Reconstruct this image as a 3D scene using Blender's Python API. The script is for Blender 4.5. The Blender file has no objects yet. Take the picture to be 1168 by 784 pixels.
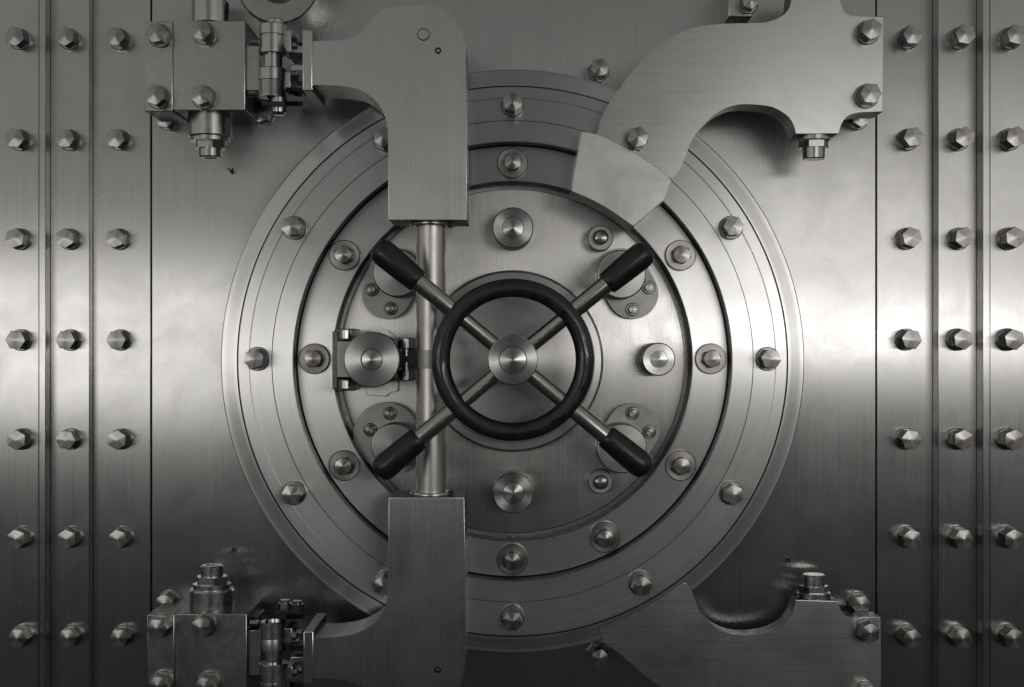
import bpy, bmesh, math, random
from mathutils import Vector, Matrix
random.seed(7)
S = 0.003            # metres per unit (one unit = one photo pixel on the wall plane)
D = 1500.0           # camera distance from the wall plane, units
CX, CY, Z0 = 584.0, 400.0, 1.5
R = math.radians
scn = bpy.context.scene
COL = scn.collection

def f(h): return (D - h) / D
def P(px, py, h=0.0):
    k = f(h)
    return Vector(((px - CX) * k * S, -h * S, Z0 + (CY - py) * k * S))

# ------------------------------------------------------------------ materials
def newmat(name):
    m = bpy.data.materials.new(name); m.use_nodes = True
    nt = m.node_tree
    b = nt.nodes['Principled BSDF']
    return m, nt, b

def brushed(name, mode, base=(0.50, 0.485, 0.465), rough=0.34, aniso=0.75, var=0.10, bump=0.05, fine=260.0, smudge=0.25, stains=0.0):
    """Brushed or turned steel. mode: the way the brush marks run (vertical, horizontal, turned, none)."""
    m, nt, b = newmat(name)
    N, L = nt.nodes.new, nt.links.new
    tc = N('ShaderNodeTexCoord')
    geo = N('ShaderNodeNewGeometry')
    if mode == 'turned':
        flat = N('ShaderNodeVectorMath'); flat.operation = 'MULTIPLY'; flat.inputs[1].default_value = (1, 0, 1)
        L(tc.outputs['Object'], flat.inputs[0])
        nrm = N('ShaderNodeVectorMath'); nrm.operation = 'NORMALIZE'; L(flat.outputs[0], nrm.inputs[0])
        ln = N('ShaderNodeVectorMath'); ln.operation = 'LENGTH'; L(flat.outputs[0], ln.inputs[0])
        tr = N('ShaderNodeVectorTransform'); tr.vector_type = 'VECTOR'; tr.convert_from = 'OBJECT'; tr.convert_to = 'WORLD'
        L(nrm.outputs[0], tr.inputs[0])
        L(tr.outputs[0], b.inputs['Tangent'])
        sc = N('ShaderNodeVectorMath'); sc.operation = 'SCALE'; sc.inputs['Scale'].default_value = 1.3
        L(nrm.outputs[0], sc.inputs[0])
        sx = N('ShaderNodeSeparateXYZ'); L(sc.outputs[0], sx.inputs[0])
        mul = N('ShaderNodeMath'); mul.operation = 'MULTIPLY'; mul.inputs[1].default_value = fine
        L(ln.outputs['Value'], mul.inputs[0])
        cb = N('ShaderNodeCombineXYZ')
        L(sx.outputs[0], cb.inputs[0]); L(mul.outputs[0], cb.inputs[1]); L(sx.outputs[2], cb.inputs[2])
        vec = cb.outputs[0]
    else:
        mp = N('ShaderNodeMapping')
        mp.inputs['Scale'].default_value = {'vertical': (fine, 8, 2.2), 'horizontal': (2.2, 8, fine), 'none': (40, 40, 40)}[mode]
        L(geo.outputs['Position'], mp.inputs['Vector'])
        vec = mp.outputs[0]
        t = N('ShaderNodeVectorMath'); t.operation = 'CROSS_PRODUCT'   # across the brush marks, in the surface
        t.inputs[1].default_value = (1.0, 0.02, 0.03) if mode == 'horizontal' else (0.03, 0.02, 1.0)
        L(geo.outputs['Normal'], t.inputs[0])
        L(t.outputs[0], b.inputs['Tangent'])
    nz = N('ShaderNodeTexNoise'); nz.inputs['Scale'].default_value = 1.0
    nz.inputs['Detail'].default_value = 4; nz.inputs['Roughness'].default_value = 0.65
    L(vec, nz.inputs['Vector'])
    # wide soft handling marks
    big = N('ShaderNodeTexNoise'); big.inputs['Scale'].default_value = 5.0; big.inputs['Detail'].default_value = 5
    big.inputs['Roughness'].default_value = 0.6; big.inputs['Distortion'].default_value = 0.6
    L(geo.outputs['Position'], big.inputs['Vector'])
    # colour
    mr = N('ShaderNodeMapRange'); mr.inputs[1].default_value = 0.3; mr.inputs[2].default_value = 0.7
    mr.inputs[3].default_value = 1.0 - var; mr.inputs[4].default_value = 1.0 + var
    L(nz.outputs['Fac'], mr.inputs[0])
    mb = N('ShaderNodeMapRange'); mb.inputs[1].default_value = 0.35; mb.inputs[2].default_value = 0.68
    mb.inputs[3].default_value = 1.0; mb.inputs[4].default_value = 1.0 - 0.22 * smudge - stains
    L(big.outputs['Fac'], mb.inputs[0])
    mm = N('ShaderNodeMath'); mm.operation = 'MULTIPLY'; L(mr.outputs[0], mm.inputs[0]); L(mb.outputs[0], mm.inputs[1])
    col = N('ShaderNodeVectorMath'); col.operation = 'SCALE'; col.inputs[0].default_value = base
    L(mm.outputs[0], col.inputs['Scale'])
    L(col.outputs[0], b.inputs['Base Color'])
    # roughness
    rr = N('ShaderNodeMapRange'); rr.inputs[1].default_value = 0.3; rr.inputs[2].default_value = 0.72
    rr.inputs[3].default_value = rough * (1 - 0.30 * smudge); rr.inputs[4].default_value = rough * (1 + 0.40 * smudge)
    L(big.outputs['Fac'], rr.inputs[0])
    ra = N('ShaderNodeMath'); ra.operation = 'MULTIPLY_ADD'; ra.inputs[1].default_value = 0.10; ra.inputs[2].default_value = -0.05
    L(nz.outputs['Fac'], ra.inputs[0])
    rs = N('ShaderNodeMath'); rs.operation = 'ADD'; rs.use_clamp = True
    L(rr.outputs[0], rs.inputs[0]); L(ra.outputs[0], rs.inputs[1])
    L(rs.outputs[0], b.inputs['Roughness'])
    bp = N('ShaderNodeBump'); bp.inputs['Strength'].default_value = bump; bp.inputs['Distance'].default_value = 0.002
    L(nz.outputs['Fac'], bp.inputs['Height']); L(bp.outputs[0], b.inputs['Normal'])
    b.inputs['Metallic'].default_value = 1.0
    b.inputs['Anisotropic'].default_value = aniso
    return m

def plain(name, base, rough, metallic=0.0, coat=0.0, noise=0.3, scale=60.0):
    m, nt, b = newmat(name)
    N, L = nt.nodes.new, nt.links.new
    tc = N('ShaderNodeNewGeometry')
    nz = N('ShaderNodeTexNoise'); nz.inputs['Scale'].default_value = scale; nz.inputs['Detail'].default_value = 6
    L(tc.outputs['Position'], nz.inputs['Vector'])
    mr = N('ShaderNodeMapRange'); mr.inputs[1].default_value = 0.3; mr.inputs[2].default_value = 0.7
    mr.inputs[3].default_value = rough * (1 - noise); mr.inputs[4].default_value = rough * (1 + noise)
    L(nz.outputs['Fac'], mr.inputs[0]); L(mr.outputs[0], b.inputs['Roughness'])
    mc = N('ShaderNodeMapRange'); mc.inputs[3].default_value = 1 - noise * .6; mc.inputs[4].default_value = 1 + noise * .6
    L(nz.outputs['Fac'], mc.inputs[0])
    sc = N('ShaderNodeVectorMath'); sc.operation = 'SCALE'; sc.inputs[0].default_value = base
    L(mc.outputs[0], sc.inputs['Scale']); L(sc.outputs[0], b.inputs['Base Color'])
    bp = N('ShaderNodeBump'); bp.inputs['Strength'].default_value = 0.015 if metallic else 0.08; bp.inputs['Distance'].default_value = 0.002
    L(nz.outputs['Fac'], bp.inputs['Height']); L(bp.outputs[0], b.inputs['Normal'])
    b.inputs['Metallic'].default_value = metallic
    b.inputs['Coat Weight'].default_value = coat
    return m

STEEL = (0.50, 0.491, 0.479)
M = {
    'wall':   brushed('brushed_steel_wall', 'vertical', STEEL, 0.27, 0.83, 0.06, 0.012, 420, 0.30),
    'ring':   brushed('turned_steel_ring', 'turned', (0.70, 0.69, 0.675), 0.31, 0.86, 0.08, 0.035, 420, 0.25),
    'disc':   brushed('door_disc_steel', 'vertical', (0.56, 0.548, 0.532), 0.27, 0.80, 0.05, 0.02, 300, 0.4, 0.08),
    'spindle': brushed('spindle_plate_steel', 'turned', (0.74, 0.725, 0.705), 0.36, 0.80, 0.05, 0.03, 350, 0.3),
    'cap':    brushed('turned_cap_steel', 'turned', (0.54, 0.53, 0.515), 0.25, 0.88, 0.03, 0.008, 700, 0.2),
    'bolt':   brushed('bolt_steel', 'turned', (0.37, 0.36, 0.35), 0.27, 0.72, 0.05, 0.02, 1200, 0.3),
    'washer': brushed('washer_steel', 'turned', (0.36, 0.345, 0.33), 0.30, 0.55, 0.10, 0.05, 900, 0.4),
    'armv':   brushed('arm_steel_upright', 'vertical', (0.62, 0.615, 0.60), 0.27, 0.60, 0.016, 0.005, 380, 0.4, 0.05),
    'armh':   brushed('arm_steel_lengthwise', 'horizontal', (0.54, 0.535, 0.52), 0.26, 0.25, 0.018, 0.004, 240, 0.4, 0.04),
    'pad':    brushed('polished_pad_steel', 'none', (0.60, 0.595, 0.58), 0.40, 0.10, 0.05, 0.02, 40, 0.6, 0.04),
    'block':  brushed('block_steel', 'none', (0.47, 0.47, 0.455), 0.25, 0.15, 0.05, 0.02, 40, 0.6, 0.05),
    'gland':  brushed('gland_steel', 'none', (0.40, 0.39, 0.375), 0.42, 0.10, 0.07, 0.03, 40, 0.5, 0.05),
    'glandcap': brushed('gland_cap_steel', 'turned', (0.52, 0.51, 0.495), 0.34, 0.45, 0.04, 0.02, 500, 0.5, 0.03),
    'shaft':  brushed('polished_shaft_steel', 'vertical', (0.58, 0.565, 0.545), 0.33, 0.35, 0.05, 0.03, 300, 0.4),
    'spoke':  plain('spoke_steel', (0.47, 0.455, 0.44), 0.24, 1.0, 0, 0.15, 90),
    'side':   plain('bolt_side_steel', (0.17, 0.166, 0.16), 0.30, 1.0, 0, 0.25, 80),  # darker than the bolt faces: shade put into the sides' colour
    'edge':   plain('shaded_edge_steel', (0.20, 0.195, 0.188), 0.42, 1.0, 0, 0.2, 50),  # shade painted into the colour of cut sides; lugs share it
    'step':   plain('shaded_step_steel', (0.15, 0.146, 0.14), 0.5, 1.0, 0, 0.3, 50),  # shade of recess and step walls painted in as dark steel
    'pin':    plain('pin_steel', (0.47, 0.46, 0.45), 0.25, 1.0, 0, 0.14, 60),
    'dark':   plain('dark_oiled_and_shaded_steel', (0.05, 0.048, 0.046), 0.35, 1.0, 0, 0.3, 60),  # small dark parts; also painted shade on the lower hinge's cut sides
    'rubber': plain('black_grip', (0.012, 0.011, 0.0105), 0.40, 0.0, 0.15, 0.25, 70),
    'rim':    plain('black_lacquered_rim', (0.014, 0.013, 0.0125), 0.40, 0.0, 0.35, 0.45, 30),
    'back':   plain('dark_gap', (0.06, 0.058, 0.055), 0.7, 0.0, 0, 0.2, 20),
}

# ------------------------------------------------------------------ objects
WPOS = {}
def wpos(o): return WPOS[o.name]
def thing(name, label, cat, loc, group=None):
    o = bpy.data.objects.new(name, None); COL.objects.link(o)
    o.empty_display_size = 0.05
    o.location = loc; WPOS[o.name] = Vector(loc)
    o['label'] = label; o['category'] = cat
    o['kind'] = 'thing'
    if group: o['group'] = group
    return o

def mesh_of(bm, name, mat, angle=35, edge=None):
    me = bpy.data.meshes.new(name)
    bmesh.ops.recalc_face_normals(bm, faces=bm.faces)
    bm.to_mesh(me); bm.free()
    me.polygons.foreach_set('use_smooth', [True] * len(me.polygons))
    me.set_sharp_from_angle(angle=R(angle))
    for p in me.polygons:
        if max(abs(c) for c in p.normal) > 0.99995: p.use_smooth = False
    me.materials.append(M[mat])
    if edge:                                  # cut sides take a darker steel, shade painted into the colour
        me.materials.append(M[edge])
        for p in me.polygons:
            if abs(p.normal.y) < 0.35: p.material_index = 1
    return me

def part(name, bm, mat, parent, loc, angle=35, rot=None, edge=None):
    """bm in coordinates about loc (world); parent may be a thing or a part."""
    me = mesh_of(bm, name, mat, angle, edge)
    o = bpy.data.objects.new(name, me); COL.objects.link(o)
    loc = Vector(loc)
    if parent is not None:
        o.parent = parent; o.location = loc - wpos(parent)
    else:
        o.location = loc
    WPOS[o.name] = loc
    if rot is not None: o.rotation_euler = rot
    return o

def place(proto, parent, loc, spin=0.0):
    """copy of a part with its sub-parts"""
    c = proto.copy(); COL.objects.link(c)
    c.parent = parent; loc = Vector(loc); c.location = loc - wpos(parent)
    c.rotation_euler = (0, spin, 0); WPOS[c.name] = loc
    for ch in KIDS.get(proto.name, ()):
        d = ch.copy(); COL.objects.link(d); d.parent = c; d.location = ch.location
    return c
KIDS = {}

# ------------------------------------------------------------------ shapes (local metres; out of the wall is -Y)
def lathe_bm(prof, n=64, axis='out', rfun=None, bm=None, off=(0, 0, 0)):
    """prof: (radius, height) in units; a radius of 0 closes at the axis. rfun(radius, angle, index) bends the outline."""
    bm = bm or bmesh.new()
    rings = []
    for i, (r, h) in enumerate(prof):
        if r <= 1e-6:
            p = (0, -h * S, 0) if axis == 'out' else (0, 0, h * S)
            rings.append([bm.verts.new(Vector(p) + Vector(off))]); continue
        ring = []
        for k in range(n):
            a = 2 * math.pi * k / n
            rr = r if rfun is None else rfun(r, a, i)
            x, y = rr * math.cos(a) * S, rr * math.sin(a) * S
            p = (x, -h * S, y) if axis == 'out' else (x, y, h * S)
            ring.append(bm.verts.new(Vector(p) + Vector(off)))
        rings.append(ring)
    for a, b in zip(rings, rings[1:]):
        if len(a) == 1 and len(b) == 1: continue
        for k in range(n):
            j = (k + 1) % n
            if len(a) == 1: bm.faces.new((a[0], b[k], b[j]))
            elif len(b) == 1: bm.faces.new((a[k], b[0], a[j]))
            else: bm.faces.new((a[k], b[k], b[j], a[j]))
    return bm

def box_bm(c0, c1, bev=0.8, bm=None):
    """box between two world-offset corners, metres"""
    out = bm or bmesh.new()
    b = bmesh.new()
    bmesh.ops.create_cube(b, size=1.0)
    c0, c1 = Vector(c0), Vector(c1)
    mid = (c0 + c1) / 2; d = c1 - c0
    for v in b.verts: v.co = Vector((v.co.x * abs(d.x), v.co.y * abs(d.y), v.co.z * abs(d.z))) + mid
    if bev > 0:
        bmesh.ops.bevel(b, geom=b.edges[:], offset=bev * S, segments=2, profile=0.5, affect='EDGES')
    tmp = bpy.data.meshes.new('tmp'); b.to_mesh(tmp); b.free(); out.from_mesh(tmp); bpy.data.meshes.remove(tmp)
    return out

def prism_bm(pts, h0, h1, bev=0.8):
    """pts: (x, z) metres relative to an origin, extruded from height h0 to h1 (units), front edge eased"""
    bm = bmesh.new()
    clean = []
    for p in pts:
        if not clean or (abs(p[0] - clean[-1][0]) + abs(p[1] - clean[-1][1])) > 1e-5: clean.append(p)
    fr = [bm.verts.new((x, -h1 * S, z)) for x, z in clean]
    bk = [bm.verts.new((x, -h0 * S, z)) for x, z in clean]
    ff = bm.faces.new(fr); bm.faces.new(bk[::-1])
    n = len(fr)
    for i in range(n):
        j = (i + 1) % n
        bm.faces.new((fr[i], bk[i], bk[j], fr[j]))
    if bev > 0:
        bmesh.ops.bevel(bm, geom=list(ff.edges), offset=bev * S, segments=2, profile=0.6, affect='EDGES')
    return bm

def tube_bm(a, b, r, n=20, bm=None, r2=None):
    bm = bm or bmesh.new()
    a, b = Vector(a), Vector(b); d = (b - a)
    q = d.to_track_quat('Z', 'Y')
    r2 = r if r2 is None else r2
    A, B = [], []
    for k in range(n):
        t = 2 * math.pi * k / n
        e = q @ Vector((math.cos(t), math.sin(t), 0))
        A.append(bm.verts.new(a + e * r * S)); B.append(bm.verts.new(b + e * r2 * S))
    for k in range(n):
        j = (k + 1) % n
        bm.faces.new((A[k], A[j], B[j], B[k]))
    bm.faces.new(A[::-1]); bm.faces.new(B)
    return bm

def along(bm, a, direction):
    """turn a shape lathed on Z so that it runs along direction, starting at a"""
    q = Vector(direction).to_track_quat('Z', 'Y').to_matrix().to_4x4()
    bm.transform(Matrix.Translation(Vector(a)) @ q)
    return bm

def spline(pts, k=5):
    out = []
    n = len(pts)
    for i in range(n - 1):
        p0 = pts[max(i - 1, 0)]; p1 = pts[i]; p2 = pts[i + 1]; p3 = pts[min(i + 2, n - 1)]
        for s in range(k):
            t = s / k
            out.append(tuple(0.5 * ((2 * p1[c]) + (-p0[c] + p2[c]) * t + (2 * p0[c] - 5 * p1[c] + 4 * p2[c] - p3[c]) * t * t
                       + (-p0[c] + 3 * p1[c] - 3 * p2[c] + p3[c]) * t ** 3) for c in (0, 1)))
    out.append(pts[-1])
    return out

def outline(segs):
    o = []
    for kind, pts in segs: o += spline(pts) if kind == 'S' else list(pts)
    return o

def unproj(pts, h, org):
    return [((P(x, y, h) - org).x, (P(x, y, h) - org).z) for x, y in pts]

def hull(circles, n=40):
    pts = []
    for x, y, r in circles:
        for k in range(n):
            a = 2 * math.pi * k / n
            pts.append((round(x + r * math.cos(a), 5), round(y + r * math.sin(a), 5)))
    pts = sorted(set(pts))
    def half(ps):
        h = []
        for p in ps:
            while len(h) >= 2 and (h[-1][0]-h[-2][0])*(p[1]-h[-2][1]) - (h[-1][1]-h[-2][1])*(p[0]-h[-2][0]) <= 1e-9: h.pop()
            h.append(p)
        return h
    return half(pts)[:-1] + half(pts[::-1])[:-1]

def hexr(r, a):
    t = (a % (math.pi / 3)) - math.pi / 6
    return r * math.cos(math.pi / 6) / math.cos(t)

def bolt_bm(r=11.5, h0=3.0, H=22.0, cone=2.6, round_=0.95, front=0.95, ease=0.7):
    """hex head with chamfered corners, its end turned to a shallow cone"""
    q = r * front
    prof = [(r, h0), (r, H - cone - ease), (q, H - cone), (q * .6, H - cone * .6), (q * .2, H - cone * .2), (q * .07, H - cone * .05), (0, H - cone * .10)]
    def rf(rr, a, i):
        return min(hexr(rr, a), r * round_) if i <= 1 else min(rr, hexr(r, a) * .985)
    return lathe_bm(prof, 60, rfun=rf)

def washer_bm(r=13.0, h=3.4, hexa=False):
    prof = [(r, 0), (r, h - 0.9), (r - 0.9, h), (0, h)]
    return lathe_bm(prof, 36, rfun=(lambda rr, a, i: hexr(rr, a + 0.5)) if hexa else None)

def make_bolt(parent, loc, r=11.5, H=22, washer_r=13.0, washer_h=3.4, hexa=False, cone=3.6, spin=0.0, name='hex_bolt', wmat='washer', round_=1.0, front=0.95, ease=0.7):
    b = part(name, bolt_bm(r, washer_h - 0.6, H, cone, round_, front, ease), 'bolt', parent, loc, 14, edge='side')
    w = part('washer', washer_bm(washer_r, washer_h, hexa), wmat, b, loc)
    KIDS[b.name] = [w]
    b.rotation_euler = (0, spin, 0)
    return b

def rs(): return random.uniform(0, math.pi / 3)

# ================================================================== wall
ZT, ZB = Z0 + 900 * S, Z0 - 900 * S
HL1, HL2 = 28.0, 12.5
HR2, HR3 = 20.0, 40.0
def X(px, h): return (px - CX) * f(h) * S
wb = box_bm((X(-360, 0), 0.05, ZB + 0.01), (X(1530, 0), 0.15, ZT - 0.01), 0)
bk = part('wall', wb, 'back', None, (0, 0, 0)); bk['kind'] = 'structure'

def strip_bm(sections, x0, x1, h, depth=14.0, grooves=(), org=None):
    """upright plate: cross-section from x0 to x1 (metres), front at height h, with narrow cut grooves"""
    pts = [(x0, depth), (x0, -h * S + 0.002), (x0 + 0.002, -h * S)]
    g = []
    for gx in grooves:
        g += [(gx - 0.0022, -h * S), (gx - 0.0016, -h * S + 0.006), (gx + 0.0016, -h * S + 0.006), (gx + 0.0022, -h * S)]
    pts += g + [(x1 - 0.002, -h * S), (x1, -h * S + 0.002), (x1, depth)]
    bm = bmesh.new()
    lo = [bm.verts.new((x - org.x, y - org.y, ZB - org.z)) for x, y in pts]
    hi = [bm.verts.new((x - org.x, y - org.y, ZT - org.z)) for x, y in pts]
    n = len(pts)
    for i in range(n):
        j = (i + 1) % n
        bm.faces.new((lo[i], lo[j], hi[j], hi[i]))
    bm.faces.new(lo[::-1]); bm.faces.new(hi)
    return bm

panels = [
    ('outermost steel wall strip at the left edge, fine groove beside its bolts', X(-320, 0), X(52, HL1), HL1, [X(44.4, HL1)]),
    ('narrow steel wall strip with bolts, between the outermost left strip and a broader one', X(52, HL1), X(102, HL2), HL2, []),
    ('broad bolted steel wall strip directly left of the plate behind the round door', X(102, HL2), X(171.7, 0), 0.0, []),
    ('big brushed steel wall plate behind the round vault door, bolts and hooks on it', X(173.1, 0), X(998.8, 0), 0.0, []),
    ('broad bolted steel wall strip directly right of the plate behind the round door', X(1000.1, 0), X(1070, HR2), 0.0, []),
    ('narrow bolted steel wall strip between two dark steps, right of the broad one', X(1070, HR2), X(1121, HR3), HR2, []),
    ('outermost steel wall strip at the right edge, standing highest, thin line beside its bolts', X(1121, HR3), X(1500, 0), HR3, [X(1129, HR3)]),
]
PAN = []
for lab, x0, x1, h, gr in panels:
    org = Vector(((x0 + x1) / 2, 0, ZB))
    t = thing('steel_cladding', lab, 'cladding', org, 'steel plates cladding the vault front')
    part('plate', strip_bm(None, x0, x1, h, 0.046, gr, org), 'wall', t, org, 25)
    PAN.append((t, h))
rows = [43, 158.5, 272, 387.5, 501, 613.5, 726]
cols = [(0, [20, 20, 20, 21, 22, 22, 23]), (1, [77, 77, 77, 77.5, 78, 79, 80]), (2, [134, 134, 134, 135, 136, 137, 138]),
        (4, [1037, 1037.5, 1036, 1035.5, 1035, 1036, 1036]), (5, [1096, 1095.5, 1095.5, 1094, 1094, 1094, 1093]), (6, [1154, 1153.5, 1152.5, 1151.5, 1151, 1151, 1151])]
proto = {}
for pi, xs in cols:
    t, h = PAN[pi]
    right = pi > 3
    for x, y in zip(xs, rows):
        loc = P(x, y + (0.5 if not right else 0), h + 10); loc.y = -h * S
        if right not in proto:
            proto[right] = make_bolt(t, loc, 11.6 if right else 11.2, 27 if right else 21, 12.6 if right else 12.2, 6.0 if right else 4.5, False, 1.15, rs())
        else:
            place(proto[right], t, loc, rs())
# bolts of the middle plate
t4 = PAN[3][0]
for x, y in ((683, 81), (683, 747)):
    loc = P(x, y, 10); loc.y = 0
    make_bolt(t4, loc, 10.8, 30, 13.5, 5, True, 1.15, rs())
for x, y in ((191, 137), (191, 687), (979, 136), (979, 688), (300, 131)):
    loc = P(x, y, 6); loc.y = 0
    place(proto[False], t4, loc, rs())

# small bent hooks sticking out of the middle plate
for x, y, sg, lab in ((265, 197, 1, 'tiny bent steel hook on the wall plate below the upper left block'),
                  (267, 626, -1, 'tiny steel hook on the wall plate above the lower left block'),
                  (898, 637, -1, 'tiny steel hook on the wall plate above the lower right hinge pin')):
    o = P(x, y, 0)
    b = tube_bm((0, 0.01, 0), (0, -0.012, 0), 1.6, 10)
    tube_bm((0, -0.010, 0.002 * sg), (-0.010, -0.020, 0.012 * sg), 0.9, 8, b)
    tube_bm((0.001, -0.010, -0.002 * sg), (0.006, -0.020, 0.012 * sg), 0.9, 8, b)
    k = part('wall_hook', b, 'dark', None, o)
    k['label'] = lab; k['category'] = 'hook'; k['kind'] = 'thing'; k['group'] = 'tiny hooks in the wall plate'

# ================================================================== round door
DC = P(584.6, 412.3, 50); DC.y = 0
HF, HLIP, HRING, HDISC = 54.0, 46.0, 34.0, 4.0
def rr(px, h): return px * f(h)
door = thing('vault_door', 'round brushed steel vault door with stepped rings of bolts, behind the black hand wheel', 'vault door', DC)
RO, RL, RG, RI, RD = rr(333, HLIP), rr(313.5, HF), rr(274.4, HF), rr(250, HF), rr(205, HRING)
N = 240
part('outer_lip', lathe_bm([(RO, 0.2), (RO, HLIP - 1.2), (RO - 1.2, HLIP), (RL + 14, HLIP + .2), (RL + 6, HLIP + 3.2), (RL + 2, HLIP + 3.4), (RL + .6, HLIP - 3), (RL + .6, 0.2)], N), 'ring', door, DC)
RM = rr(300, HF)
part('flange', lathe_bm([(RL, 0.2), (RL, HF - 0.9), (RL - 0.9, HF), (RM + .9, HF), (RM + .2, HF - .7), (RM - .5, HF + .2), (RG + 0.5, HF), (RG + 0.3, HF - 2), (RG - 0.3, HF - 2), (RG - 0.5, HF),
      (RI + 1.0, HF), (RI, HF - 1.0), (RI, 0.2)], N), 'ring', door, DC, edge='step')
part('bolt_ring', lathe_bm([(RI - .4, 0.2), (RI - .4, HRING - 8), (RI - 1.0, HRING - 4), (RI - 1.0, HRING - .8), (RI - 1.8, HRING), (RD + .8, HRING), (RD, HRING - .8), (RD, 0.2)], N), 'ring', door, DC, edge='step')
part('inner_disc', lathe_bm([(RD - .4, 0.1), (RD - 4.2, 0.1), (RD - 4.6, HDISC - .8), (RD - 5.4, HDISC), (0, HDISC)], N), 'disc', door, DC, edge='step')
HS = 26.0
part('spindle_plate', lathe_bm([(rr(104, HS), HDISC), (rr(104, HS), HS - 4), (rr(101, HS), HS), (rr(94, HS), HS), (rr(93, HS), HS - 2), (rr(92, HS), HS),
      (rr(77, HS), HS), (rr(75, HS), HS + 8), (rr(73, HS), HS + 10), (rr(23, HS), HS + 10), (rr(22, HS), HS + 11), (rr(22, HS), 150)], 128), 'spindle', door, DC, edge='step')
# flange bolts
first = None
for k in range(12):
    if k == 1: continue                       # the upper right arm is bolted on there
    a = R({2: 31.2, 4: -31.2, 8: -148.8, 10: 148.8}.get(k, 90 - 30 * k))
    loc = DC + Vector((math.cos(a) * rr(292.5, HF + 10) * S, 0, math.sin(a) * rr(293.5, HF + 10) * S)); loc.y = -HF * S
    loc.z += 0.008 * abs(math.cos(a)) ** 6
    if first is None: first = make_bolt(door, loc, 11.2, 25, 13.2, 4.5, False, 1.15, rs())
    else: place(first, door, loc, rs())
first = None
for k in (0, 1, 2, 3, 4, 5, 6, 7, 8, 9, 10, 11):
    if k in (1, 7, 11): continue              # hidden under the arms
    a = R({1: 60, 2: 32, 3: 0, 4: -32, 5: -62.3, 7: -118, 8: -148, 9: 180, 10: 148, 11: 120}.get(k, 90 - 30 * k))
    q = rr(226.5, HRING + 6)
    loc = DC + Vector((math.cos(a) * q * S, 0, math.sin(a) * q * S)); loc.y = -HRING * S
    loc.z += 0.008 * abs(math.cos(a)) ** 6
    if k == 5: loc = P(690, 613, HRING + 4); loc.y = -HRING * S
    if first is None: first = make_bolt(door, loc, 10.6, 17, 17.2, 5.0, False, 1.15, rs(), 'cap_bolt', 'washer', .95, .84, 1.8)
    else: place(first, door, loc, rs())

def boss(parent, px, py, rpx, h0, H, name='boss'):
    loc = P(px, py, H); loc.y = -h0 * S
    r = rpx * f(H); hh = H - h0
    b = part(name, lathe_bm([(r, 0), (r, hh - 1.2), (r - 1.2, hh), (r * .535, hh), (r * .53, hh - 2.5), (r * .505, hh - 2.5)], 64), 'cap', parent, loc, edge='edge')
    part('center_cap', lathe_bm([(r * .505, hh - 2.5), (r * .50, hh - .1), (r * .08, hh + 1.0), (r * .06, hh + .2), (0, hh + .2)], 48), 'cap', b, loc)
    return b
boss(door, 585, 260, 23.5, HDISC, 40)
boss(door, 585.5, 562.5, 23.5, HDISC, 40)
boss(door, 751.5, 410, 19, HDISC, 44)
def stud(parent, px, py, rw, rc, h0, hw, hc, name='stud'):
    loc = P(px, py, h0 + hw); loc.y = -h0 * S
    b = part(name, lathe_bm([(rc, hw - 1), (rc, hc - 3), (rc * .8, hc - .8), (rc * .45, hc), (0, hc + .3)], 32), 'bolt', parent, loc)
    part('washer', lathe_bm([(rw, 0), (rw, hw - 1), (rw - 1, hw), (0, hw)], 40), 'gland', b, loc)
    return b
stud(door, 685, 271.5, 14.5, 8.2, HDISC, 22, 33)
stud(door, 685, 549.5, 14.0, 8.0, HDISC, 14, 24)

def gland(px, py, rpx, bolts, lobes):
    hf, hc = 18.0, 54.0
    org = P(px, py, hc); org.y = -HDISC * S
    cir = [((P(x, y, hf) - org).x, (P(x, y, hf) - org).z, r * f(hf) * S) for x, y, r in lobes]
    g = part('gland_flange', prism_bm(hull(cir), 0, hf - HDISC, 1.8), 'gland', door, org)
    r = rpx * f(hc)
    part('gland_cap', lathe_bm([(r, hf - HDISC - .5), (r, hc - HDISC - 1.6), (r - .5, hc - HDISC - .5), (r - 1.6, hc - HDISC), (0, hc - HDISC)], 64), 'glandcap', g, org, 60)
    for x, y in bolts:
        l = P(x, y, hf + 4); l.y = -hf * S
        part('stud', lathe_bm([(7.6, -.5), (7.6, 1.8), (6.6, 2.6), (5.2, 2.6), (5.2, 6.5), (4.2, 7.6), (0, 7.8)], 24), 'bolt', g, l)
gland(709, 313, 28, [(740, 328), (721.5, 353)], [(709, 313, 30), (722, 335, 29)])
gland(453, 311.5, 27.5, [(424, 330.5), (445.5, 352)], [(451, 313, 31), (441, 336, 28)])
gland(709.5, 512, 28.5, [(721.8, 471.5), (741, 493)], [(709, 511, 30), (722, 490, 30)])
gland(449, 509, 26, [(444.5, 472), (422, 490.5)], [(447, 507, 34), (440, 496, 37)])

# ================================================================== hand wheel
HW, HRIM, HHUB = 150.0, 155.0, 176.0
WC = P(585, 410.6, HW)
wheel = thing('hand_wheel', 'black rimmed hand wheel with four steel spokes ending in black grips', 'hand wheel', WC)
tr = 10.4 * f(HRIM)
rimR = 82.2 * f(HRIM)
bm = bmesh.new()
n1, n2 = 128, 28
grid = []
for i in range(n1):
    a = 2 * math.pi * i / n1
    row = []
    for j in range(n2):
        b_ = 2 * math.pi * j / n2
        q = rimR + tr * 1.02 * math.cos(b_)
        row.append(bm.verts.new((math.cos(a) * q * S, -tr * 0.9 * math.sin(b_) * S - (HRIM - HW) * S, math.sin(a) * q * S)))
    grid.append(row)
for i in range(n1):
    for j in range(n2):
        bm.faces.new((grid[i][j], grid[(i+1) % n1][j], grid[(i+1) % n1][(j+1) % n2], grid[i][(j+1) % n2]))
part('rim', bm, 'rim', wheel, WC)
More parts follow.
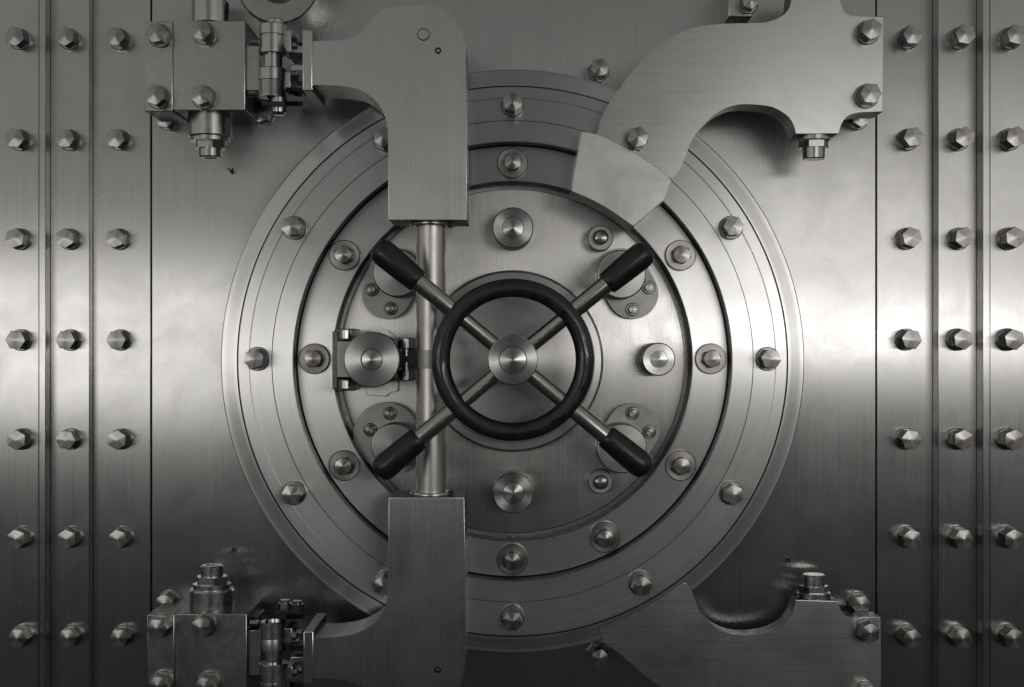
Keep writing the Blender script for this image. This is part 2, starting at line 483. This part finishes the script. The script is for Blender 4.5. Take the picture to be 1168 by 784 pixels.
rh = 28.4 * f(HHUB)
dh = HHUB - HW
hub = part('hub', lathe_bm([(0, -26), (rh * .98, -26), (rh, -24), (rh, dh - .8), (rh - .8, dh), (rh * .575, dh), (rh * .57, dh - 4), (rh * .53, dh - 4)], 96), 'cap', wheel, WC, edge='step')
part('center_cap', lathe_bm([(rh * .53, dh - 4), (rh * .526, dh - .1), (rh * .06, dh + .9), (rh * .04, dh + .2), (0, dh + .2)], 64), 'cap', hub, WC)
for tx, ty in ((431, 283.5), (738, 286.5), (737, 535), (432.5, 538)):
    tip = P(tx, ty, HW); d = (tip - WC); Ltot = d.length / S; dn = d.normalized()
    r_in, r_out = 7.9, 8.9
    g0 = Ltot - 53.5
    sp = part('spoke', along(lathe_bm([(r_in, rh * .8), (r_in, rimR - 4), (r_out, rimR + 3), (r_out * 1.02, g0 + 6)], 28, 'z'), (0, 0, 0), dn), 'spoke', wheel, WC)
    part('grip', along(lathe_bm([(r_out, g0 - .5), (11.0, g0 - .5), (12.2, g0 + 1.2), (12.6, g0 + 6), (13.4, g0 + 22), (13.9, Ltot - 10), (13.2, Ltot - 3.5), (11.4, Ltot + .2), (8, Ltot + 2.6), (0, Ltot + 3.6)], 36, 'z'), (0, 0, 0), dn), 'rubber', sp, WC, 50)

# ================================================================== pressure arms on the left of the door
A0, A1 = 62.0, 135.0
def door_arm(segs, plate, label, marks, basept):
    org = P(*basept, 0)
    t = thing('pressure_arm', label, 'arm', org, 'steel arms holding the upright shaft')
    part('arm_body', prism_bm(unproj(outline(segs), A1, org), A0, A1, 0.4), 'armv', t, org, 30, edge='edge')
    (x0, y0, x1, y1) = plate
    c0 = P(x0, y0, 137) - org; c1 = P(x1, y1, 137) - org
    c0.y = -42 * S; c1.y = -137 * S
    part('end_plate', box_bm(c0, c1, 1.0), 'armv', t, org, edge='edge')
    for (x, y, r, kind) in marks:
        l = P(x, y, A1); r *= f(A1)
        if kind == 'plug':
            part('plug', lathe_bm([(r, -.2), (r, .15), (r * .93, .5), (0, .6)], 32), 'armv', t, l)
            part('plug_seam', lathe_bm([(r * 1.13, -.1), (r * 1.13, .2), (r * 1.0, .2), (r * 1.0, -.1)], 32), 'dark', t, l)
        else:
            b = lathe_bm([(r, -.2), (r, .5), (r * .8, .8), (r * .5, .8), (r * .42, -.2), (0, -.2)], 24)
            part('screw', b, 'dark', t, l)
    return t
door_arm([('S', [(356, 47), (380, 46.5), (394, 45.4), (409, 39.5), (419, 29), (429, 16.6), (440, 9.7), (455, 7), (472, 6.6), (490, 7), (506, 11.5), (518.6, 21.7), (527.5, 37), (531, 52)]),
          ('L', [(531.5, 90), (532.5, 251), (443, 250.5), (442.8, 180)]),
          ('S', [(442.6, 153), (440.8, 138), (434, 122.5), (424, 111), (411.5, 103), (394, 98.7), (375, 97.4), (356, 97)])],
         (345, 34.5, 356.3, 103.5), 'tall bent steel arm above the upright shaft, round plug near its rounded top', [(483, 39.5, 6.4, 'plug'), (499.7, 58, 3.8, 'screw')], (487, 250))
door_arm([('S', [(357, 727), (370, 727.4), (383, 727), (401, 724), (416.5, 718), (429, 709), (438, 696), (442.6, 678)]),
          ('L', [(443, 640), (443.5, 568), (529.5, 568), (531, 700)]),
          ('S', [(530.5, 758), (528.5, 770), (525, 782), (515, 795), (500, 804), (480, 808), (455, 807), (435, 799), (420, 788), (411, 782), (391, 775.5), (357, 774)])],
         (346, 720.5, 357.5, 780), 'tall bent steel arm in shadow below the upright shaft, one small screw on it', [(499, 763.5, 4.2, 'screw')], (487, 568))

HSH = 99.0
so = P(491.8, 410, HSH)
shaft = thing('shaft', 'polished upright steel shaft between the two bent arms, left of the wheel hub', 'shaft', so)
r = 17.0 * f(HSH)
zt = (P(0, 245, HSH).z - so.z) / S; zb = (P(0, 575, HSH).z - so.z) / S
part('rod', lathe_bm([(0, zb), (r, zb), (r, zt), (0, zt)], 64, 'z'), 'shaft', shaft, so)
for y, d in ((256, -1), (563, 1)):
    z = (P(0, y, HSH).z - so.z) / S
    part('collar', lathe_bm([(r + .4, z - 2.5), (r + 6.3, z - 2.5), (r + 7.0, z - 1.5), (r + 7.0, z + 1.5), (r + 6.3, z + 2.5), (r + .4, z + 2.5)], 56, 'z'), 'pin', shaft, so)
    # the small keeper screw at the collar's right
    c = P(513 if d < 0 else 514, y, HSH + 6) - so
    part('keeper', box_bm(c + Vector((-.008, -.012, -.010)), c + Vector((.012, .012, .010)), 1), 'dark', shaft, so)
za = (P(0, 399.5, HSH).z - so.z) / S; zc = (P(0, 420.5, HSH).z - so.z) / S
part('clamp_band', lathe_bm([(r + .2, zc), (r + 1.5, zc), (r + 1.5, za), (r + .2, za)], 56, 'z'), 'gland', shaft, so)

# lock cylinder beside the shaft
HC = 112.0
lo = P(424, 410.5, HC); lo.y = -HDISC * S
cyl = thing('lock_cylinder', 'stubby round steel cylinder clamped beside the upright shaft, left of the wheel', 'lock cylinder', lo)
r = 31.8 * f(HC); hh = HC - HDISC
b = part('barrel', lathe_bm([(r * .92, 0), (r * .92, hh - 22), (r, hh - 21), (r, hh - 1), (r - 1, hh), (r * .405, hh), (r * .40, hh - 4), (r * .352, hh - 4)], 96), 'cap', cyl, lo, edge='step')
part('center_cap', lathe_bm([(r * .352, hh - 4), (r * .348, hh + .1), (r * .05, hh + .8), (r * .03, hh + .3), (0, hh + .3)], 48), 'cap', b, lo)
def hb(x0, y0, x1, y1, ha, hbb, org, bev=1.0, bm=None):
    c0 = P(x0, y0, hbb) - org; c1 = P(x1, y1, hbb) - org
    c0.y = -ha * S - org.y; c1.y = -hbb * S - org.y
    return box_bm(c0, c1, bev, bm)
part('clamp_block', hb(384, 389, 402, 431, 20, 93, lo), 'gland', cyl, lo)
part('side_bracket', hb(379, 378, 385, 444, 30, 88, lo), 'side', cyl, lo)
part('clamp_block', hb(446, 388, 462, 432, 20, 80, lo), 'gland', cyl, lo)
part('link', hb(455, 401, 477, 419, 78, 90, lo), 'dark', cyl, lo)
part('foot_plate', prism_bm(unproj([(402, 435), (417, 440), (419, 451), (440, 452.5), (444, 447.5), (453.5, 446.5), (454.5, 432), (454, 395)] + spline([(452, 388), (445, 379), (432, 374.5), (420, 378), (410, 390)]), 10, lo), 0, 5, .6), 'disc', cyl, lo)
for x0, y0, x1, y1, ha, hb_ in ((383, 375, 405, 389, 30, 84), (383, 432, 405, 446, 30, 84), (452, 385.5, 472, 399, 30, 80), (452, 421, 472, 434.5, 30, 80)):
    part('lug', hb(x0, y0, x1, y1, ha, hb_, lo, 1.5), 'edge', cyl, lo)
for x, y0, y1, hx in ((394.5, 376, 387, 92), (394.5, 433.5, 444, 92), (463.5, 386, 398, 88), (463.5, 422, 434, 88)):
    bm = bmesh.new()
    c = P(x, (y0 + y1) / 2, hx); top = P(x, y0, hx) - c; bot = P(x, y1, hx) - c
    q = 6.8
    prof = [(0, bot.z / S), (q - .5, bot.z / S), (q, bot.z / S + .8), (q, top.z / S - .8), (q - .5, top.z / S), (0, top.z / S)]
    o = part('clamp_bolt', lathe_bm(prof, 12, 'z', rfun=lambda q, a, i: hexr(q, a + .3)), 'pin', cyl, c, 20)
    w = 1 if y0 < 410 else -1
    z0_ = (bot.z if w > 0 else top.z) / S
    if x > 400: part('clamp_stem', lathe_bm([(3.2, z0_), (3.2, z0_ - 8 * w)], 16, 'z'), 'pin', o, c)

# ================================================================== arms on the right
def hinge_arm(segs, pad, label, tab_bolts, base, pin, top_bolts, upper):
    B0, B1, hp = (55.0, 95.0, 76.0) if upper else (22.0, 51.0, 29.0)
    org = P(*base, 0)
    t = thing('crane_hinge', label, 'hinge', org, 'curved hinges on the right side of the round door')
    part('arm_body', prism_bm(unproj(outline(segs), B1, org), B0, B1, 0.6), 'armh', t, org, 30, edge='edge' if upper else 'dark')  # lower arm's cut sides near black, painting in the cut-out's shade
    if pad:
        pd = part('pad', prism_bm(unproj(outline(pad[0]), B1 + 1, org), B0 - 20, B1 + .6, 1.0), 'pad', t, org)
        c = P(*pad[1], B1); q = pad[2] * f(B1)
        part('pad_ring', lathe_bm([(q, .45), (q - .4, .64), (0, .66)], 72), 'pad', pd, c)
    for x, y in tab_bolts + top_bolts:
        l = P(x, y, B1 + 8); l.y = -B1 * S
        make_bolt(t, l, 11.5, 22, 13.0, 3.6, (x, y) in top_bolts, 1.15, rs())
    # hinge pin: washers, nut and round end below (or above) the boss
    x, ys = pin
    c = P(x, ys[0], hp)
    zz = [(P(x, y, hp).z - c.z) / S for y in ys]
    k = f(hp)
    pn = part('hinge_pin', lathe_bm([(0, zz[3]), (11.6 * k, zz[3]), (12.6 * k, zz[3] + (1 if zz[3] < 0 else -1)), (12.8 * k, zz[2]), (12.8 * k, 0)], 40, 'z'), 'pin', t, c)
    part('pin_washer', lathe_bm([(0, zz[0]), (19 * k, zz[0]), (19 * k, zz[1] * .9), (18 * k, zz[1]), (0, zz[1])], 48, 'z'), 'pin', pn, c)
    part('pin_nut', lathe_bm([(17 * k, zz[1]), (17 * k, zz[2]), (12.8 * k, zz[2])], 36, 'z', rfun=lambda q, a, i: hexr(q, a) if i < 2 else q), 'pin', pn, c, 20)
    return t
hinge_arm([('S', [(681, 152), (688, 130), (706, 102), (730, 71), (758, 48.5), (784, 34.4), (812, 28.2), (838, 26.9), (860, 26.5), (876.5, 25), (892, 18.5), (900.5, 9), (903, -3)]),
           ('L', [(905, -28), (957, -28)]),
           ('S', [(957.5, -3), (961, 10), (966, 16.5), (974, 19.2)]),
           ('L', [(1008, 19.2), (1007, 127.8)]),
           ('S', [(985, 128), (976, 129), (966, 133), (959.5, 142), (956.4, 152.5)]),
           ('S', [(908, 153), (906, 145), (900.8, 135), (890, 126.5), (876, 121), (851, 119), (833, 121.5), (815, 131), (800, 145.5), (794, 153), (787.5, 163), (782, 178.5), (775, 194), (765.5, 204)]),
           ('S', [(765.5, 204), (745, 188), (722, 173), (697, 160), (681, 153.5)])],
          ([('L', [(663, 150)]), ('S', [(663, 150), (681, 153.8), (697, 160.3), (722, 173.4), (745, 188.4), (765.5, 204.4)]), ('L', [(758, 228)]), ('L', [(723, 258.5)]),
            ('S', [(723, 258.5), (700, 242), (676, 228), (652, 217.8)])], (701.6, 207), 31),
          'broad curved steel hinge arm at the upper right, pale pad at its lower end', [(991, 36), (990, 109)], (985, 128), (928, [150, 162, 169, 182]), [(726.5, 158.5)], True)
hinge_arm([('S', [(684, 717), (700, 710), (725, 698.5), (752, 683), (773, 668.5), (782, 665.5), (788, 672), (791, 680), (795, 690), (800, 700), (815, 715), (833, 723), (851, 725), (874, 722), (892, 714), (902, 702.6), (906, 693), (908, 684.5)]),
           ('S', [(956, 686), (957.7, 693), (962, 700), (968, 703.6), (976, 704)]),
           ('L', [(1004, 704), (1005.5, 812)]),
           ('L', [(974, 813), (958, 838), (906, 838)]),
           ('S', [(903, 830), (892, 815), (876, 808), (850, 806), (812, 803), (784, 797), (758, 786), (735, 770), (724, 760), (714, 752), (702, 742), (692, 735), (687, 727), (684, 717)])],
          None, 'broad curved steel hinge arm in shadow at the lower right, below the round door', [(989, 720), (988, 792)], (985, 800), (928, [688, 675, 668, 655]), [], False)

# ================================================================== hinge blocks at the left
def hinge_block(y0, y1, xl, xm, xr, bolts, label, pins):
    org = P((xl + xr) / 2, y1, 0)
    t = thing('hinge_block', label, 'hinge block', org, 'hinge blocks on the left side of the round door')
    c0 = P(xm + .3, y0, 84) - org; c1 = P(xr, y1, 84) - org
    c0.y = -.2 * S; c1.y = -84 * S
    part('block', box_bm(c0, c1, 0.9), 'block', t, org, edge='edge')
    c0 = P(xl, y0 + .8, 86) - org; c1 = P(xm, y1 + 1.2, 86) - org
    c0.y = -.2 * S; c1.y = -86 * S
    part('side_plate', box_bm(c0, c1, 0.9), 'block', t, org, edge='edge')
    for x, y, h in bolts:
        l = P(x, y, h + 7); l.y = -h * S
        make_bolt(t, l, 11.3, 20, 12.8, 3.4, False, 1.15, rs())
    for (px, hp, prof, nut) in pins:
        k = f(hp)
        c = P(px, prof[0][1], hp)
        pr = [(a * k, (P(px, b_, hp).z - c.z) / S) for a, b_ in prof]
        o = part('hinge_pin', lathe_bm(pr, 56, 'z'), 'pin', t, c, 18)
        if nut:
            (a, ya, yb) = nut
            z1 = (P(px, ya, hp).z - c.z) / S; z2 = (P(px, yb, hp).z - c.z) / S
            part('pin_nut', lathe_bm([(0, z1), (a * k, z1), (a * k, z2), (0, z2)], 36, 'z', rfun=lambda q, an, i: hexr(q, an + .25)), 'pin', o, c, 20)
    return t
hinge_block(23.7, 126, 165, 196.8, 279.5, [(181, 40, 86), (231.5, 37, 84), (179.5, 110.5, 86), (231.5, 110.5, 84)],
            'square steel hinge block with four bolts at the upper left, pin below it',
            [(240, 52, [(25, 122), (25, 156), (24, 157.5), (22.5, 157.5), (22.5, 162), (13, 162), (13, 179), (11.5, 180.5), (8, 180.5), (7, 177), (0, 177)], (18.5, 160, 170)),
             (240, 52, [(21, 28), (21, 4), (20, 2.5), (14, 2.5), (14, -8), (0, -8)], (17.5, -3, -14))])
hinge_block(700.6, 803, 167.7, 198.8, 281.5, [(182, 715, 86), (232, 714, 84), (183.4, 780, 86), (236, 781, 84)],
            'square steel hinge block in shadow at the lower left, pin standing on top',
            [(242, 52, [(25, 703), (25, 673), (24, 671), (21.5, 671), (21.5, 665.5), (12.8, 665.5), (12.8, 646), (11.3, 644.5), (8, 644.5), (7, 647), (0, 647)], (19, 666, 657))])

# ================================================================== knuckled links between blocks and arms
HK = 98.0
def hinge_link(label, stacks, plates, studs, base, cranks):
    org = P(*base, 0)
    t = thing('hinge_link', label, 'hinge link', org, 'knuckled links between hinge blocks and bent arms')
    k = f(HK)
    for px, name, prof in stacks:
        c = P(px, prof[0][1], HK)
        pr = [(a * k, (P(px, y, HK).z - c.z) / S) for a, y in prof]
        part(name, lathe_bm(pr, 48, 'z'), 'pin', t, c, 30)
    for x0, y0, x1, y1, ha, hb_, mat in plates:
        part('link_plate', hb(x0, y0, x1, y1, ha, hb_, org, .8), mat, t, org)
    for x, y, h, r, ln in studs:
        c = P(x, y, h)
        part('link_bolt', along(lathe_bm([(0, 0), (r, 0), (r, ln - .6), (r - .6, ln), (0, ln)], 18, 'z', rfun=lambda q, a, i: hexr(q, a)), (0, 0, 0), (1, 0, 0)), 'pin', t, c, 20)
    for pts, h0, h1 in cranks:
        # flat crank plate lying level: outline in (px, height) at one level py
        py, th, poly = pts
        bm = bmesh.new()
        lo_ = [bm.verts.new(P(x, py, h) - org) for x, h in poly]
        hi_ = [bm.verts.new(P(x, py, h) - org + Vector((0, 0, th * S))) for x, h in poly]
        n = len(poly)
        bm.faces.new(lo_[::-1]); bm.faces.new(hi_)
        for i in range(n):
            j = (i + 1) % n
            bm.faces.new((lo_[i], lo_[j], hi_[j], hi_[i]))
        part('crank_plate', bm, 'dark', t, org)
hinge_link('stack of round steel hinge knuckles beside the upper left block, below a round knob',
    [(314, 'nut', [(0, 22), (8, 22), (9, 23.5), (9.2, 31)]),
     (311, 'knuckle', [(0, 28.5), (14.2, 28.5), (15.2, 29.6), (15.2, 40.6), (14.4, 41.3), (14.4, 42.0), (15, 42.8), (15, 56.5), (16.2, 57), (16.2, 62), (15.2, 63), (0, 63)]),
     (311, 'knuckle_neck', [(11, 60), (11, 80)]),
     (310.5, 'knuckle', [(0, 78.5), (14, 78.5), (15.8, 79.8), (15.8, 92.4), (15, 93.2), (15, 94), (15.3, 94.8), (15.3, 109), (15.6, 109.6), (15.6, 111.5), (0, 112)]),
     (318, 'end_stud', [(9, 112), (9, 122), (8.4, 128.5), (6, 131.5), (0, 132)])],
    [(280, 52.5, 296, 103.5, 20, 78, 'block'), (322, 35, 332, 59.5, 60, 98, 'armv'), (322, 82, 331.5, 100.5, 60, 98, 'armv'),
     (330, 60, 346, 66, 55, 90, 'dark'), (331, 74, 346, 81, 55, 86, 'armv'), (331, 100, 344, 104, 55, 86, 'dark'), (281, 104, 293, 111, 20, 70, 'dark')],
    [(331, 44, 88, 5, 8), (338, 49, 84, 4, 7), (332, 90, 88, 5, 8), (339, 94, 84, 4, 6), (285, 49.5, 74, 3.6, 10), (282, 107.5, 76, 3.6, 10), (331, 54, 92, 2.5, 8), (333, 86, 94, 3, 8)],
    (312, 115), [((121, 5, [(299, 112), (325, 112), (340, 70), (345, 40), (335, 20), (312, 60)]), 0, 0)])
hinge_link('stack of round steel hinge knuckles in shadow beside the lower left block',
    [(314, 'nut', [(9, 712), (9, 704.5), (8, 702.5), (5, 702.5), (4, 704), (0, 704)]),
     (311.5, 'knuckle', [(0, 708.5), (13.6, 708.5), (14.6, 709.6), (14.6, 726), (13.8, 726.8), (13.8, 727.6), (14, 728.4), (14, 741), (0, 741)]),
     (312, 'knuckle_neck', [(9.6, 740), (9.6, 758)]),
     (312, 'knuckle', [(0, 755.5), (16, 755.5), (16.8, 756.5), (16.8, 761.8), (15, 762.6), (15, 775.8), (14.2, 776.6), (14.2, 777.4), (15, 778.2), (15, 792), (0, 792)])],
    [(283, 719, 297, 771, 20, 78, 'block'), (325, 717, 333, 734.5, 60, 98, 'armv'), (325, 760, 333.5, 775, 60, 98, 'armv'),
     (332, 749.5, 347, 756, 60, 94, 'armv'), (331, 736, 346, 743, 50, 84, 'dark'), (330, 778, 346, 784, 50, 84, 'dark'), (284, 704, 294, 714, 20, 66, 'dark')],
    [(330, 726, 92, 5, 8), (338, 722, 84, 4.5, 7), (331, 767, 90, 4, 8), (339, 764, 84, 4.5, 6), (285, 711, 76, 3.6, 10), (334, 731, 92, 3, 8)],
    (312, 792), [((706, 5, [(298, 112), (326, 112), (342, 70), (347, 30), (335, 12), (310, 60)]), 0, 0)])
# nuts on the lower crank plate belong to the lower link
lk = [o for o in COL.objects if o.name.startswith('hinge_link')][1]
for x, y, h in ((325, 689, 55), (339, 690, 28)):
    c = P(x, y, h)
    part('link_nut', lathe_bm([(0, -6), (7.5, -6), (7.5, 1), (5, 1.2), (5, 4.5), (0, 5)], 24, 'z', rfun=lambda q, a, i: hexr(q, a) if i in (1, 2) else q), 'pin', lk, c, 20)

# ================================================================== round knob at the top edge and the small bracket
kc = P(316.7, -20.3, 56); kc.y = 0
knob = thing('round_knob', 'thick round steel knob cut off by the top edge, above the knuckles', 'knob', kc)
r = 47.4 * f(56)
b = part('knob_body', lathe_bm([(r * .95, 0), (r * .95, 40), (r, 41), (r, 54.5), (r - 1.5, 56), (r * .5, 56), (r * .49, 54)], 96), 'block', knob, kc)
part('knob_hub', lathe_bm([(r * .52, 54), (r * .52, 58), (r * .48, 59), (r * .4, 62), (0, 62.5)], 64), 'gland', knob, kc)

bc = P(845, 19, 0)
br = thing('wall_bracket', 'small square steel bracket with one bolt at the top edge, above the curved arm', 'bracket', bc)
part('bracket_block', hb(831, -22, 858, 19, .2, 60, bc), 'block', br, bc)
l = P(854, 4, 66); l.y = -60 * S
make_bolt(br, l, 9.5, 20, 11, 3, False, 2.5, .3)

# ================================================================== camera, light, world
cd = bpy.data.cameras.new('camera'); cam = bpy.data.objects.new('camera', cd); COL.objects.link(cam)
cam.location = (0, -D * S, Z0); cam.rotation_euler = (R(90), 0, 0)
cd.sensor_fit = 'HORIZONTAL'; cd.sensor_width = 36; cd.lens = 36 * D / 1168.0
cd.shift_y = (CY - 392) / 1168.0
cd.clip_end = 200
scn.camera = cam

def area(name, loc, target, sx, sy, power, col=(1, .99, .972)):
    l = bpy.data.lights.new(name, 'AREA'); l.shape = 'RECTANGLE'; l.size = sx; l.size_y = sy
    l.energy = power; l.color = col
    o = bpy.data.objects.new(name, l); COL.objects.link(o)
    o.location = loc
    o.rotation_euler = (Vector(target) - Vector(loc)).to_track_quat('-Z', 'Y').to_euler()
    return o
area('lamp_strip', (2.65, -6.0, Z0 + 0.18), (2.65, 0, Z0 + .1), 3.6, 0.24, 25)
area('lamp_window', (3.9, -6.2, Z0 + 1.25), (3.9, 0, Z0 + .6), 4.0, 1.8, 12)
area('lamp_key', (2.2, -6.0, Z0 + 0.95), (0.6, 0, Z0 + .3), 1.3, 0.8, 6)
area('lamp_side', (-3.7, -6.0, Z0 + 0.06), (-3.7, 0, Z0), 3.8, 1.2, 30)

w = bpy.data.worlds.new('World'); scn.world = w; w.use_nodes = True
nt = w.node_tree; N_, L_ = nt.nodes.new, nt.links.new
bg = nt.nodes['Background']
tc = N_('ShaderNodeTexCoord'); sx = N_('ShaderNodeSeparateXYZ'); L_(tc.outputs['Generated'], sx.inputs[0])
ramp = N_('ShaderNodeValToRGB')
mr = N_('ShaderNodeMapRange'); mr.inputs[1].default_value = -1; mr.inputs[2].default_value = 1
L_(sx.outputs[2], mr.inputs[0]); L_(mr.outputs[0], ramp.inputs[0])
e = ramp.color_ramp.elements
WARM = (1.0, 0.98, 0.955)
stops = [(0.0, .008), (.325, .022), (.44, .025), (.48, .085), (.515, .22), (.575, .24), (.65, .22), (1.0, .10)]
e[0].position = 0.0; e[1].position = 1.0
for p, v in stops[1:-1]: e.new(p)
for q, (p, v) in zip(sorted(e, key=lambda t: t.position), stops):
    k_ = 1.0 if p > .5 else 1.9          # warmer towards the floor
    q.color = (v * WARM[0], v * (WARM[1] ** k_), v * (WARM[2] ** k_), 1)
# the room behind the photographer is darker than its sides
ab = N_('ShaderNodeMath'); ab.operation = 'ABSOLUTE'; L_(sx.outputs[0], ab.inputs[0])
mx = N_('ShaderNodeMapRange'); mx.interpolation_type = 'SMOOTHSTEP'
mx.inputs[1].default_value = 0.0; mx.inputs[2].default_value = 0.38; mx.inputs[3].default_value = 0.44; mx.inputs[4].default_value = 1.45
L_(ab.outputs[0], mx.inputs[0])
sc_ = N_('ShaderNodeVectorMath'); sc_.operation = 'SCALE'
L_(ramp.outputs[0], sc_.inputs[0]); L_(mx.outputs[0], sc_.inputs['Scale'])
L_(sc_.outputs[0], bg.inputs[0]); bg.inputs[1].default_value = 1.0

scn.render.engine = 'CYCLES'
scn.cycles.use_denoising = True
scn.cycles.max_bounces = 8
scn.cycles.glossy_bounces = 5
scn.cycles.sample_clamp_indirect = 4
scn.view_settings.view_transform = 'Standard'
scn.view_settings.look = 'None'
scn.view_settings.exposure = 0.12
scn.view_settings.gamma = 1.0
